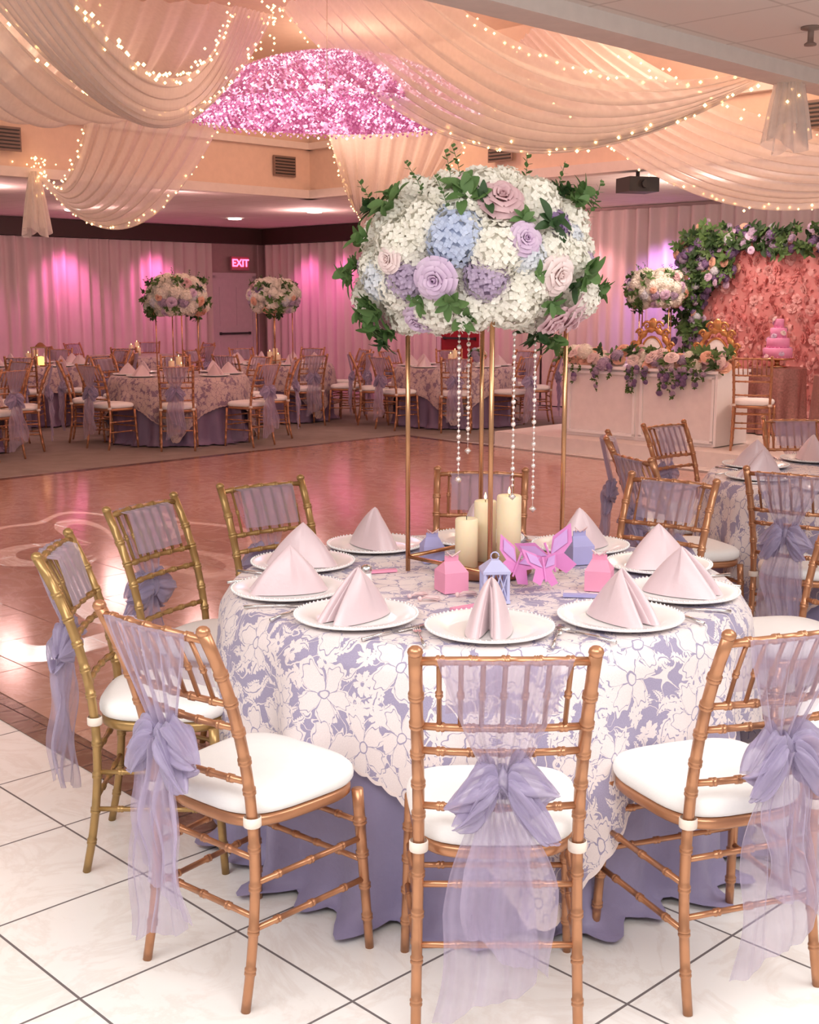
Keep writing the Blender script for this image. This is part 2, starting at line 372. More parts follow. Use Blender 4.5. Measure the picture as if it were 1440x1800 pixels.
# ------------------------------------------------------------------ chair
ZS=[0,.2,.44,.6,.76,.94]; YS=[0,.028,.045,.022,-.03,-.103]; XS=[.180,.177,.173,.174,.178,.182]
def px_(z): return float(np.interp(z,ZS,XS))
def bamboo(mb,pts,r0,r1,joints,seg=10,mat=0,bump=1.32):
    pts=[Vector(p) for p in pts]; cum=[0]
    for a,c in zip(pts,pts[1:]): cum.append(cum[-1]+(c-a).length)
    L=cum[-1]
    S=set(np.linspace(0,L,max(2,int(L/.06)+1)).tolist())
    pr={}
    for j in joints:
        j=j*L
        for d,k in((-.010,1),(-.007,bump),(-.002,bump),(0,1.02),(.002,bump),(.007,bump),(.010,1)):
            if 0<j+d<L: S.add(j+d); pr[j+d]=k
    S=sorted(S); P=[];R=[]
    for s in S:
        q=Vector([float(np.interp(s,cum,[p[i] for p in pts])) for i in range(3)])
        P.append(q); R.append((r0+(r1-r0)*s/L)*pr.get(s,1))
    mb.tube(P,R,seg,mat)
co_=np.polyfit(ZS,YS,3)
Yf=lambda z: float(np.polyval(co_,z))
def chair_mesh(name,gold):
    b=MB(); T=.935
    zz=np.linspace(0,T-.012,22)
    for sx in(-1,1):
        bamboo(b,[(sx*px_(z),Yf(z),z) for z in zz],.0115,.0145,[.10,.20,.31,.41,.56,.64,.72,.80,.88],12,0,1.2)
        b.ball((sx*px_(T-.01),Yf(T-.01),T-.008),(.0165,.0165,.014),0,12,6)
        bamboo(b,[(sx*.205,.40,0),(sx*.190,.375,.43)],.011,.015,[.2,.4,.6,.8],10,0,1.25)
        for z in(.30,.19):
            bamboo(b,[(sx*(px_(z)+.0),Yf(z),z),(sx*(.205-.015*z/.43),.40-.025*z/.43,z)],.0075,.0075,[.2,.5,.8],8,0,1.35)
        b.lathe([(.019,-.012),(.021,-.010),(.021,.010),(.019,.012)],(sx*px_(.455),Yf(.455),.452),14,2)
    for z,r in((T-.03,.0095),(.745,.0085),(.685,.0085),(.55,.0085)):
        n=9;pts=[]
        for i in range(n):
            u=-1+2*i/(n-1); pts.append((u*px_(z),Yf(z)-.018*(1-u*u),z+ (.006*(1-u*u) if z>.8 else 0)))
        bamboo(b,pts,r,r,[.14,.32,.5,.68,.86],8,0,1.3)
    for i in range(7):
        u=(-1+2*(i+.5)/7)*.86
        def rp(z): return (u*px_(z),Yf(z)-.018*(1-u*u),z)
        bamboo(b,[rp(T-.03),rp(.82),rp(.745)],.0055,.0055,[.5],6,0,1.5)
    for z in(.34,.24):
        bamboo(b,[(-.192,.385,z),(.192,.385,z)],.0075,.0075,[.2,.4,.6,.8],8,0,1.35)
    for z in(.36,.22): bamboo(b,[(-px_(z),Yf(z),z),(px_(z),Yf(z),z)],.0075,.0075,[.25,.5,.75],8,0,1.35)
    def outline(a,k):
        c,s=math.cos(a),math.sin(a); X=math.copysign(abs(c)**.55,c); Y=math.copysign(abs(s)**.55,s)
        hw=.172+(.206-.172)*(Y+1)/2
        return (X*hw*k, .222+Y*.185*k)
    def rings(lst,mat,seg=44):
        def f(u,v):
            k,z=lst[int(round(v*(len(lst)-1)))]; x,y=outline(2*pi*u,k); return (x,y,z)
        b.grid(f,seg,len(lst)-1,mat,closeu=True)
    rings([(0.001,.418),(.97,.418),(1.0,.424),(1.0,.440),(.97,.446),(.001,.446)],0)
    rings([(.95,.447),(1.0,.452),(1.03,.462),(1.035,.474),(1.02,.486),(.97,.495),(.85,.502),(.6,.506),(.3,.508),(.001,.508)],1)
    return b.mesh(name,[gold,CUSH,STRAP])
CH=chair_mesh('chiavari_chair_mesh',GOLD); CH2=chair_mesh('chiavari_chair_mesh_b',GOLD2)
def sash_mesh(name,seed):
    rnd=random.Random(seed); b=MB(); kz=.645+rnd.uniform(-.02,.02); kx=rnd.uniform(-.012,.012)
    ph=[rnd.uniform(0,6) for _ in range(8)]; T=.921
    def f(u,v):
        U=-1+2*u
        if v<.2:
            t=v/.2; z=.77+(T-.77)*t; y=-.035-.042*t+.02-.018*t*(1-U*U); w=.118
            return (U*w, y+.004*math.sin(9*U+ph[0]), z)
        t=(v-.2)/.8; z=T-(T-kz)*t
        w=.120*(1-t**1.25)**.8+.018+.004*math.sin(5*t+ph[1])
        pl=.009*math.sin(13*U+ph[2]+.6*math.sin(3*t))*(.25+.75*t)+.005*math.sin(29*U+ph[3]+2*t)
        y=-.114-.018*(1-U*U)*(1-t)+(.056)*t+pl
        return (U*w+kx*t,y,z-.012*math.cos(U*1.5)*math.sin(pi*t))
    b.grid(f,60,28,0)
    b.grid(lambda u,v:(kx+(.026+.006*math.sin(13*v+ph[4]))*math.sin(pi*v)*math.cos(2*pi*u)*(1+.18*math.sin(7*u*6.28+5*v)),-.062+.026*math.sin(pi*v)*math.sin(2*pi*u),kz+.034*math.cos(pi*v)+.006*math.sin(2*pi*u*3)),28,12,1,closeu=True)
    for sx in(-1,1):
        for k in range(2):
            L=rnd.uniform(.085,.125) if k==0 else rnd.uniform(.07,.11); dz=(-.01 if k==0 else -.070)+rnd.uniform(-.02,.02); a0=rnd.uniform(0,6); hh=.048 if k==0 else .036
            def g(u,v,sx=sx,L=L,dz=dz,a0=a0,hh=hh):
                a=2*pi*u; s=math.sin(pi*min(1,.06+.94*v**.75)/1.0)
                rr=(.007+hh*max(0,s)**.7)*(1+.22*math.sin(6*a+a0)*(1-.4*v)+.14*math.sin(13*a+a0*2+2*v)+.12*math.sin(3*a+7*v+a0)+.05*math.sin(23*a+9*v))
                x=kx+sx*(.010+L*v+.014*math.sin(2*a+a0)*v); z=kz+dz*v-.03*v*v+rr*math.cos(a); y=-.064+rr*.62*math.sin(a)-.012*v-(.02 if hh<.04 else 0)
                return (x,y,z)
            b.grid(g,60,18,1,closeu=True)
    for k,(sx,L,w) in enumerate(((-1,.48+rnd.uniform(-.04,.04),.105),(1,.40+rnd.uniform(-.06,.06),.090))):
        xe=sx*.030+rnd.uniform(-.02,.02); p0=rnd.uniform(0,6)
        def h(u,v,sx=sx,L=L,w=w,xe=xe,p0=p0,k=k):
            U=-1+2*u; ww=.018+(w-.018)*min(1,v*1.9)**.6+.010*math.sin(5*v+p0)
            x=kx+xe*v+U*ww+.010*math.sin(7*v+p0); 
            y=-.072-.014*k-.022*math.sin(pi*v*.6)+(.012*math.sin(9*U+p0+2*v)+.007*math.sin(19*U+p0-3*v))*(.5+.5*(1-v))+.008*math.sin(11*v+3*U)
            z=kz-L*v-.045*U*sx*v+.010*math.sin(5*U+p0)*v
            return (x,y,z)
        b.grid(h,44,30,0)
    return b.mesh(name,[ORG,ORG2])
SASH=[sash_mesh('organza_sash_mesh_%d'%i,i*13+3) for i in range(4)]
cnt=[0]
def chair(x,y,a,z=0,sash=True,mesh=None):
    o=inst('dining_chair',mesh or CH,(x,y,z),(0,0,math.radians(a)))
    if sash:
        cnt[0]+=1; inst('chair_sash',SASH[cnt[0]%4],(0,0,0),(0,0,0),o)
    return o
# ------------------------------------------------------------------ table pieces
def cloth_under(R=.772,H=.752,seed=1):
    rnd=random.Random(seed); ps=[rnd.uniform(0,6) for _ in range(5)]
    b=MB()
    def f(u,v):
        a=2*pi*u
        if v<.2: r=R*v/.2; return (r*math.cos(a),r*math.sin(a),H)
        t=(v-.2)/.8
        fold=math.sin(15*a+ps[0]+.9*math.sin(3*a))+.55*math.sin(27*a+ps[1])
        r=R+.010*t+.034*t*fold*min(1,t*1.5)+.012*math.sin(5*a+ps[2])*t
        if t>.88: r+=.065*((t-.88)/.12)**2*(1+.6*math.sin(31*a+ps[3]))
        return (r*math.cos(a),r*math.sin(a),max(.012+.010*math.sin(40*a)**2,H-.012*min(1,t*8)-(H-.028)*min(1,t/.97)))
    b.grid(f,300,34,0,closeu=True); return b
def cloth_lace(R=.785,H=.764,a=1.09,corner=math.radians(-83),seed=2):
    rnd=random.Random(seed); ps=[rnd.uniform(0,6) for _ in range(5)]
    b=MB()
    def ext(an):
        d=(an-corner+pi/4)%(pi/2)-pi/4
        return min(a/math.cos(pi/4-abs(d)),R+.70)+.008*abs(math.sin(an*60))
    NV=44; NU=600
    def sr(an,v):
        e=ext(an)
        if v<.2: return (R-.02)*v/.2
        return (R-.02)+(e-R+.02)*(v-.2)/.8
    def f(u,v):
        an=2*pi*u; s=sr(an,v)
        if s<=R-.019: r=s;z=H
        else:
            d=s-(R-.02)
            if d<.03: th=d/.03*pi/2; r=R-.02+.02*math.sin(th); z=H-.02*(1-math.cos(th))
            else:
                dd=d-.03; k=dd/.7
                fold=math.sin(13*an+ps[0]+.8*math.sin(3*an))+.45*math.sin(24*an+ps[1])
                r=R+.022+.05*k**.8*1.0+.046*min(1,k*1.6)*fold*.7-.02*(1-min(1,dd/.04)); z=H-.02-dd*.985
        return (r*math.cos(an),r*math.sin(an),max(z,.03))
    def uv(u,v):
        an=2*pi*u; s=sr(an,v); return (s*math.cos(an)+5,s*math.sin(an)+5)
    b.grid(f,NU,NV,0,uv=uv,closeu=False)
    for i in range(NU): b.m[(NV-1)*NU+i]=1
    return b
CU=cloth_under(); CL=cloth_lace()
UNDER=CU.mesh('tablecloth_mesh',[LAV]); OVER=CL.mesh('lace_overlay_mesh',[LACE,LEDGE])
UNDER2=CU.mesh('tablecloth_dimmed_mesh',[LAV2]); OVER2=CL.mesh('lace_overlay_dimmed_mesh',[LACED,LEDGED])
b=MB(); b.lathe([(.0001,.715),(.75,.715),(.755,.725),(.75,.735),(.0001,.735)],seg=48); b.lathe([(.3,.006),(.3,.02),(.04,.05),(.035,.7),(.2,.715)],seg=24); TOPM=b.mesh('round_table_mesh',[WOOD])
def table(x,y,rz=0,far=False):
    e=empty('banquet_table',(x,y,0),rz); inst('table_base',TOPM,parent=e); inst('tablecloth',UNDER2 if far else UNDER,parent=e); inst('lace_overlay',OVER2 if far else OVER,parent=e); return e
def charger():
    b=MB(); prof=[(.0001,.004),(.105,.004),(.115,.006),(.13,.014),(.160,.018),(.168,.0195),(.1715,.017),(.168,.013),(.13,.006),(.11,.0),(.0001,.0)]
    b.lathe(prof,seg=56)
    for k in range(72):
        a=2*pi*k/72; b.octa((.1685*math.cos(a),.1685*math.sin(a),.0195),.004)
    return b.mesh('charger_plate_mesh',[PORC])
CHG=charger()
def napkin():
    b=MB()
    base=[(0,.118),(.034,.098),(.056,.045),(.062,-.015),(.056,-.07),(.040,-.112),(.022,-.112),(.010,-.06),(0,-.01)]
    base=base+[(-x,y) for x,y in base[-2:0:-1]]
    n=len(base); M=n*5
    def bs(u):
        s=u*n; i=int(s)%n; t=s-int(s); p0,p1,p2,p3=[base[(i+k)%n] for k in(-1,0,1,2)]
        return [.5*((2*p1[j])+(-p0[j]+p2[j])*t+(2*p0[j]-5*p1[j]+4*p2[j]-p3[j])*t*t+(-p0[j]+3*p1[j]-3*p2[j]+p3[j])*t**3) for j in(0,1)]
    def f(u,v):
        x,y=bs(u%1.0); k=1-v; kk=k**.95*.97+.03*k
        kx_=k**.62 if y<.02 else k**.8
        return (x*kx_+.004*v, y*kk+.004*v+.008*math.sin(pi*v)*math.sin(4*pi*u+1), .140*v**.96+.004*math.sin(u*40)*k*v)
    b.grid(f,M,16,0,closeu=True)
    def g(u,v):
        x,y=bs(u%1.0); k=(1-v); return (x*.66*k**.7,y*.80*k-.004,.002+.120*v)
    b.grid(g,M,8,0,closeu=True)
    return b.mesh('napkin_mesh',[PINKNAP])
NAP=napkin()
def cutlery(kind):
    b=MB()
    b.tube([(0,-.10,.002),(0,-.04,.004),(0,.03,.003)],[.005,.004,.003],8,0)
    if kind=='fork':
        b.grid(lambda u,v:((u-.5)*.022*(1 if v>.2 else .5),.03+.03*v,.003),4,3,0)
        for i in range(4): b.tube([(-.009+.006*i,.058,.003),(-.009+.006*i,.095,.005)],.0013,6,0)
    elif kind=='knife': b.box((.003,.07,.003),(.016,.10,.002),0)
    return b.mesh(kind+'_mesh',[SILV])
FORK=cutlery('fork'); KNIFE=cutlery('knife')
def rel(cx,cy,a,r): a=math.radians(a); return (cx+r*math.sin(a),cy-r*math.cos(a))
def setting(cx,cy,a,r=.61,z=.766,cut=True):
    x,y=rel(cx,cy,a,r); ra=math.radians(a); ja=ra+random.uniform(-.15,.15)
    inst('charger_plate',CHG,(x,y,z),(0,0,ra))
    inst('folded_napkin',NAP,(x,y,z+.006),(0,0,ja))
    if cut:
        for nm,me,dx,r2 in(('fork',FORK,-.183,.14),('knife',KNIFE,.170,-.18)):
            inst(nm,me,(x+dx*math.cos(ra)+.06*math.sin(ra),y+dx*math.sin(ra)-.06*math.cos(ra),z+.0015),(0,0,ra+r2))
# ------------------------------------------------------------------ flowers
def petalgrid(b,th,w,r0,r1,h0,h1,curl,mat=0,nu=4,nv=4):
    def f(u,v):
        U=-1+2*u; a=th+U*w*(.55+.45*math.sin(pi*min(.95,v*.8+.15)))
        r=r0+(r1-r0)*v+curl*v*v*v; z=h0+(h1-h0)*math.sin(v*pi*.5)*(1-.18*U*U*v)-curl*.7*v**4
        return (r*math.cos(a),r*math.sin(a),z)
    b.grid(f,nu,nv,mat)
def rose_mb(rnd=random.Random(5)):
    b=MB(); 
    b.grid(lambda u,v:(.010*(1-v*.6)*math.cos(2*pi*u),.010*(1-v*.6)*math.sin(2*pi*u),.010+.022*v),8,3,0,closeu=True)
    for n,r0,r1,h0,h1,c,w in((3,.006,.014,.0,.036,.002,1.2),(4,.010,.022,-.002,.036,.005,1.0),(5,.014,.030,-.006,.032,.010,.85),(6,.016,.038,-.012,.024,.014,.75),(7,.018,.045,-.018,.014,.018,.65)):
        t0=rnd.uniform(0,6)
        for i in range(n): petalgrid(b,t0+2*pi*i/n,w,r0,r1,h0,h1,c)
    return b
ROSE=rose_mb()
def hyd_mb(n=120,R=.075,fs=.0145,seed=3):
    rnd=random.Random(seed); b=MB()
    b.ball((0,0,-.005),(R*.86,R*.86,R*.7),0,12,8)
    ga=pi*(3-5**.5)
    for i in range(n):
        z=1-1.55*(i+.5)/n; r=math.sqrt(1-z*z); a=ga*i
        nrm=Vector((r*math.cos(a),r*math.sin(a),z)); 
        nj=(nrm+Vector((rnd.uniform(-.3,.3),rnd.uniform(-.3,.3),rnd.uniform(-.3,.3)))).normalized()
        c=Vector((nrm.x*R,nrm.y*R,nrm.z*R*.82))*rnd.uniform(.92,1.08)
        up=Vector((0,0,1)) if abs(nj.z)<.9 else Vector((1,0,0)); s=nj.cross(up).normalized(); t=nj.cross(s); a0=rnd.uniform(0,1.57)
        for k in range(4):
            d=s*math.cos(a0+k*pi/2)+t*math.sin(a0+k*pi/2); e=nj.cross(d)
            f=fs*rnd.uniform(.85,1.15)
            p=[c,c+d*f*.55+e*f*.5+nj*f*.12,c+d*f*1.05+nj*f*.3,c+d*f*.55-e*f*.5+nj*f*.12]
            b.add(p,[(0,1,2,3)],0)
    return b
HYD=hyd_mb(); 
def leafcluster(n=8,L=.050,W=.013,seed=1,spread=1.15):
    rnd=random.Random(seed); b=MB()
    for i in range(n):
        a=2*pi*i/n*1.62+rnd.uniform(-.5,.5); tilt=rnd.uniform(.15,1.1)*spread; l=L*rnd.uniform(.7,1.3); w=W*rnd.uniform(.8,1.2)
        d=Vector((math.cos(a)*math.sin(tilt),math.sin(a)*math.sin(tilt),math.cos(tilt))); s=Vector((-math.sin(a),math.cos(a),0)); n_=d.cross(s)
        o_=Vector((rnd.uniform(-.015,.015),rnd.uniform(-.015,.015),rnd.uniform(0,.02)))
        def f(u,v):
            U=-1+2*u; ww=w*math.sin(pi*min(1,v*.92+.04))**.8
            p=o_+d*(l*v)+s*(U*ww)+n_*(abs(U)*ww*.3-.25*l*v*v); return tuple(p)
        b.grid(f,2,5,0)
    return b
def sprig(n=12,H=.17,L=.026,W=.009,seed=1,mat=0):
    rnd=random.Random(seed); b=MB(); bx,by=rnd.uniform(-.04,.04),rnd.uniform(-.04,.04)
    P=lambda t:Vector((bx*t*t,by*t*t,H*t)); b.tube([P(i/6) for i in range(7)],.0012,5,mat)
    for i in range(n):
        t=.15+.85*i/n; a=2.4*i; d=Vector((math.cos(a),math.sin(a),.6)).normalized(); s=d.cross(Vector((0,0,1))).normalized(); p=P(t)
        b.grid(lambda u,v:tuple(p+d*(L*v)+s*((-1+2*u)*W*math.sin(pi*(v*.92+.04)))),2,4,mat)
    return b
LC=[leafcluster(seed=i) for i in range(3)]; SPR=sprig()
def dmesh(mb,name,mat): return mb.mesh(name,[mat])
FM={'hw':dmesh(HYD,'hydrangea_white_mesh',PW),'hb':dmesh(HYD,'hydrangea_blue_mesh',PB),'hp':dmesh(HYD,'hydrangea_pale_mesh',PLB),'hl':dmesh(HYD,'hydrangea_lilac_mesh',PL),'hu':dmesh(HYD,'hydrangea_purple_mesh',PPU),
 'rp':dmesh(ROSE,'rose_pink_mesh',RP),'rm':dmesh(ROSE,'rose_mauve_mesh',RM),'rl':dmesh(ROSE,'rose_lilac_mesh',RL),'rw':dmesh(ROSE,'rose_blush_mesh',RW),'re':dmesh(ROSE,'rose_peach_mesh',RPE),
 'g0':dmesh(LC[0],'leaf_cluster_mesh',LEAF),'g1':dmesh(LC[1],'leaf_cluster_mesh_b',LEAF),'g2':dmesh(LC[2],'leaf_cluster_mesh_c',LEAFD),'gs':dmesh(SPR,'sprig_mesh',LEAF)}
BR={'h':.080,'r':.060,'g':.055}
NMN={'h':'hydrangea','r':'rose','g':'foliage'}
def putflower(key,c,n,rad,parent):
    n=Vector(n).normalized(); q_=n.to_track_quat('Z','Y'); e=(q_@Euler((0,0,random.uniform(0,6))).to_quaternion()).to_euler()
    s=rad/BR[key[0]]
    inst(NMN[key[0]],FM[key],tuple(c),tuple(e),parent,s)
FRONT=[('hb',790,415,46),('hw',690,425,42),('hw',735,395,42),('hw',865,440,44),('hw',940,355,46),('hw',845,335,44),('hw',900,530,48),('hw',828,545,42),('hw',760,540,44),('hw',1040,528,40),('hw',703,560,36),('hw',965,440,36),('hw',640,470,30),
('hp',655,490,36),('hp',925,450,34),('hp',1010,415,24),('hl',705,492,36),('hl',850,492,36),('hl',1045,465,26),('hu',975,395,30),('hw',800,365,40),('hw',890,315,34),('hw',770,345,36),('hw',1010,450,32),('hw',930,500,40),('hw',960,330,30),('hw',670,455,30),
('rm',870,362,35),('rl',907,425,26),('rl',765,487,33),('rl',740,553,28),('rw',962,480,32),('rp',1003,540,46),('rp',968,555,30),('rp',815,335,22),('rw',690,455,22)]
GREEN=[(690,375,1.4),(700,350,1.2),(815,360,1.4),(840,365,1.1),(672,535,1.4),(690,570,1.3),(1015,350,1.3),(985,345,1.1),(1015,470,1.4),(1005,490,1.2),(955,525,1.1),(945,570,1.3),(622,478,1.1),(650,420,1.1),(905,395,.9),(955,400,1.2),(790,520,1.0),(740,520,.9),(1050,500,1.1),(985,500,.9),(660,560,1.1),(930,480,.8),(975,585,1.2),(665,370,1.2),(1000,360,1.2),(640,540,1.1),(655,520,1.0),(680,590,1.1),(805,345,1.1),(630,460,1.0),(815,545,1.0)]
def floral(loc,zc,detail=True,rz=0,R=(.385,.36,.265),name='floral_centerpiece',warm=False,seed=0,bx=0):
    e=empty(name,loc,rz); random.seed(100+seed)
    rx,ry,rzz=R
    def P(px,py_,front=-1):
        dx=(px-837)/215; dz=(448-py_)/148; r2=dx*dx+dz*dz
        if r2>.98: k=(.98/r2)**.5; dxk,dzk=dx*k,dz*k
        else: dxk,dzk=dx,dz
        y=math.sqrt(max(0,1-dxk*dxk-dzk*dzk)); return dx,front*y,dz
    cmap={'hb':'hw','rp':'re','rw':'re'} if warm else {}
    top_e=empty('flower_ball',(bx,0,0),0,e)
    b=MB(); b.ball((0,0,zc),(rx*.72,ry*.72,rzz*.68),0,24,12); b.obj('foam_core',[LEAFD],top_e)
    ga=pi*(3-5**.5); NF=44
    for i in range(NF):
        z=1-1.85*(i+.5)/NF; r=math.sqrt(1-z*z); n=Vector((r*math.cos(ga*i),r*math.sin(ga*i),z)); dp=random.uniform(.70,.84)
        putflower('hw',Vector((n.x*rx*dp,n.y*ry*dp,zc+n.z*rzz*dp)),n,.078*(rx/.385)*random.uniform(.82,1.12),top_e)
    for fr in(-1,1):
        for k,px,py2,r in FRONT:
            X,Y,Z=P(px,py2,fr); 
            kk=cmap.get(k,k); rad=r/553*1.05*(rx/.385); n=Vector((X/rx*.4,Y/ry*.4,Z/rzz*.3)); dep=.86 if k[0]=='h' else .98
            c=Vector((X*rx*dep,Y*ry*dep,zc+Z*rzz*dep)); 
            if fr==1: c.x=-c.x; n.x=-n.x
            putflower(kk,c,n,rad,top_e)
        for i,(px,py2,gs) in enumerate(GREEN):
            X,Y,Z=P(px,py2,fr); n=Vector((X/rx*.4,Y/ry*.4,Z/rzz*.3+.05)); c=Vector((X*rx*.96,Y*ry*.96,zc+Z*rzz*.96))
            putflower(('g0','g1','g0','g2')[i%4],c,n,random.uniform(.042,.056)*gs*(rx/.385),top_e)
    for i in range(9):
        a=random.uniform(0,6.28); r=random.uniform(.3,.9); c=Vector((rx*r*math.cos(a),ry*r*math.sin(a),zc+rzz*.75*math.sqrt(1-r*r)))
        inst('foliage_sprig',FM['gs'],tuple(c),(random.uniform(-.3,.3),random.uniform(-.3,.3)+.4*math.cos(a),0),top_e,.8)
    s=.245; top=zc-rzz*.3; b=MB()
    pts=[(s,0),(0,s),(-s,0),(0,-s)]
    for x,y in pts: b.tube([(x,y,0.004),(x,y,top)],.0075,10,0)
    for z in(.05,top-.01):
        for i in range(4):
            a,c=pts[i],pts[(i+1)%4]; b.tube([(a[0],a[1],z),(c[0],c[1],z)],.0065,8,0)
    b.obj('stand_frame',[BRASS],e)
    if detail:
        b=MB()
        for x,y,z0,L in((-.09,-.1,zc-.2,.46),(.075,-.12,zc-.16,.55),(.145,-.05,zc-.16,.60),(-.05,.14,zc-.2,.4)):
            n=int(L/.017)
            for i in range(n): b.ball((x,y,z0-i*.017),.0048 if i%4 else .0075,0,8,6)
            b.tube([(x,y,z0),(x,y,z0-L)],.001,4,0)
            b.octa((x,y,z0-L-.012),.012)
        b.obj('crystal_strands',[CRY],e)
    return e
# ------------------------------------------------------------------ main table
TX,TY=.226,3.752
table(TX,TY)
for a in range(0,360,36): setting(TX,TY,a-1.5)
floral((.24,3.86,.766),.985,detail=True,bx=-.04)
CHM=[(.193,2.49,0),(-.516,2.735,-40),(-.935,3.51,-88),(-.85,4.21,-117),(-.51,4.63,-141),(.285,4.96,173),(.98,4.74,142),(1.52,4.22,107),(1.50,3.25,66),(.81,2.67,20)]
for i,(x,y,a) in enumerate(CHM): chair(x,y,a,.006 if i in(4,5,6) else 0,mesh=CH2 if i in(2,3,4) else CH)
def candle(loc,r,h,lit=True,parent=None):
    e=empty('pillar_candle',loc,0,parent); b=MB()
    b.lathe([(.0001,0),(r,0),(r,h-.004),(r*.93,h),(r*.75,h-.004),(.0001,h-.008)],seg=32); b.obj('wax',[WAX],e)
    b=MB(); b.tube([(0,0,h-.008),(0,0,h+.006)],.0012,6); b.obj('wick',[WICK],e)
    if lit:
        b=MB(); b.lathe([(.0001,0),(.0035,.005),(.004,.010),(.002,.018),(.0001,.024)],(0,0,h+.003),10); b.obj('flame',[FLAME],e)
    return e
b=MB(); b.lathe([(.0001,0),(.145,0),(.15,.005),(.15,.018),(.145,.022),(.0001,.022)],seg=48); b.obj('wooden_tray',[WOOD],None,True,(.24,3.86,.768))
candle((.18,3.83,.791),.036,.155,False); candle((.245,3.93,.791),.036,.195); candle((.315,3.85,.791),.039,.225)
def gable(loc,rz,mat,s=1):
    e=empty('favor_box',loc,rz,s=s); b=MB(); w=.035;h=.055
    b.add([(-w,-w,0),(w,-w,0),(w,w,0),(-w,w,0),(-w,-w,h),(w,-w,h),(w,w,h),(-w,w,h),(-w*.6,0,h+.028),(w*.6,0,h+.028)],[(3,2,1,0),(0,1,5,4),(1,2,6,5),(2,3,7,6),(3,0,4,7),(4,5,9,8),(6,7,8,9),(5,6,9),(7,4,8)],0)
    b.box((0,0,h+.034),(.04,.004,.016),0); b.tube([(-.012,-.003,h+.04),(-.02,-.012,h+.055),(0,-.004,h+.04),(.02,-.012,h+.055),(.012,-.003,h+.04)],.002,6,1)
    b.obj('box_body',[mat,TASS],e,False)
gable((.125,3.60,.767),.4,BOXP,1.1); gable((.075,4.02,.767),.2,BOXL,1); gable((.57,3.62,.767),-.3,BOXP,1.1); gable((.56,4.0,.767),.3,BOXL,1.1)
e=empty('paper_lantern',(.245,3.47,.767),.1); b=MB(); w=.034
for x in(-w,w):
    for y in(-w,w): b.box((x,y,.045),(.008,.008,.09),0)
for z in(.004,.09): b.box((0,0,z),(.08,.08,.008),0)
for i in range(4):
    R_=Matrix.Rotation(i*pi/2,4,'Z')
    for k in range(-1,2):
        m=MB(); m.tube([(k*.02-.012,-w,.01),(k*.02+.012,-w,.085)],.0022,5); b.merge(m,R_); m=MB(); m.tube([(k*.02+.012,-w,.01),(k*.02-.012,-w,.085)],.0022,5); b.merge(m,R_)
b.add([(-.04,-.04,.094),(.04,-.04,.094),(.04,.04,.094),(-.04,.04,.094),(-.012,-.012,.122),(.012,-.012,.122),(.012,.012,.122),(-.012,.012,.122)],[(0,1,5,4),(1,2,6,5),(2,3,7,6),(3,0,4,7),(4,5,6,7)],0)
b.tube([(.012*math.cos(t),0,.132+.012*math.sin(t)) for t in np.linspace(0,6,10)],.002,6,0); b.obj('lantern_frame',[simple('lilac_wood',(.50,.50,.74),.5),GLOW],e,False)
LPAP=simple('lilac_paper',(.62,.36,.72),.55)
def butterfly(loc,rot,s):
    b=MB()
    for sx in(-1,1):
        b.add([(0,0,0),(sx*.03,0,.055),(sx*.095,.01,.075),(sx*.08,.005,.02),(sx*.045,0,-.004),(sx*.07,.0,-.05),(sx*.03,0,-.065),(0,0,-.03)],[(0,1,2,3),(0,3,4),(0,4,5,6),(0,6,7)] if sx>0 else [(3,2,1,0),(4,3,0),(6,5,4,0),(7,6,0)],0)
        b.add([(sx*.006,-.003,.004),(sx*.032,-.003,.045),(sx*.080,.003,.062),(sx*.066,.001,.022)],[(0,1,2,3)] if sx>0 else [(3,2,1,0)],1)
    b.tube([(0,-.004,.045),(0,-.004,-.05)],.004,6,0); o=b.obj('paper_butterfly',[PAPER,LPAP],None,False,loc); o.rotation_euler=rot; o.scale=(s,s,s)
butterfly((.325,3.66,.835),(-.3,.5,.3),.85); butterfly((.43,3.70,.850),(-.1,-.4,-.3),1.0); butterfly((.40,3.60,.832),(-.4,.2,.7),.8)
def tassel(loc,rz):
    b=MB(); rr=random.Random(3)
    for i in range(26):
        a=rr.uniform(-.5,.5); b.tube([(0,0,.006),(.02,a*.01,.008+rr.uniform(0,.006)),(.05+rr.uniform(0,.01),a*.03,.003+rr.uniform(0,.008))],.0012,4)
    b.ball((0,0,.007),.007); b.obj('tassel_favor',[TASS],None,True,loc,rz)
tassel((-.0,3.50,.767),.5); tassel((.03,3.47,.767),.0); tassel((.14,3.52,.767),.3); tassel((.62,3.70,.767),1.3)
b=MB(); b.lathe([(.0001,0),(.018,0),(.020,.004),(.017,.04),(.015,.05)],seg=12,mat=1); b.lathe([(.0155,.05),(.017,.055),(.016,.068),(.008,.074),(.0001,.075)],seg=16); b.obj('salt_shaker',[SILV,PORC],None,True,(-.13,3.62,.767))
for x,y,r in((.16,3.38,.6),(.50,3.52,-.15),(-.09,3.85,.3)):
    b=MB(); b.box((0,0,.004),(.10,.022,.008),0); b.obj('favor_packet',[BOXL if x>.3 else BOXP],None,False,(x,y,.767),r)
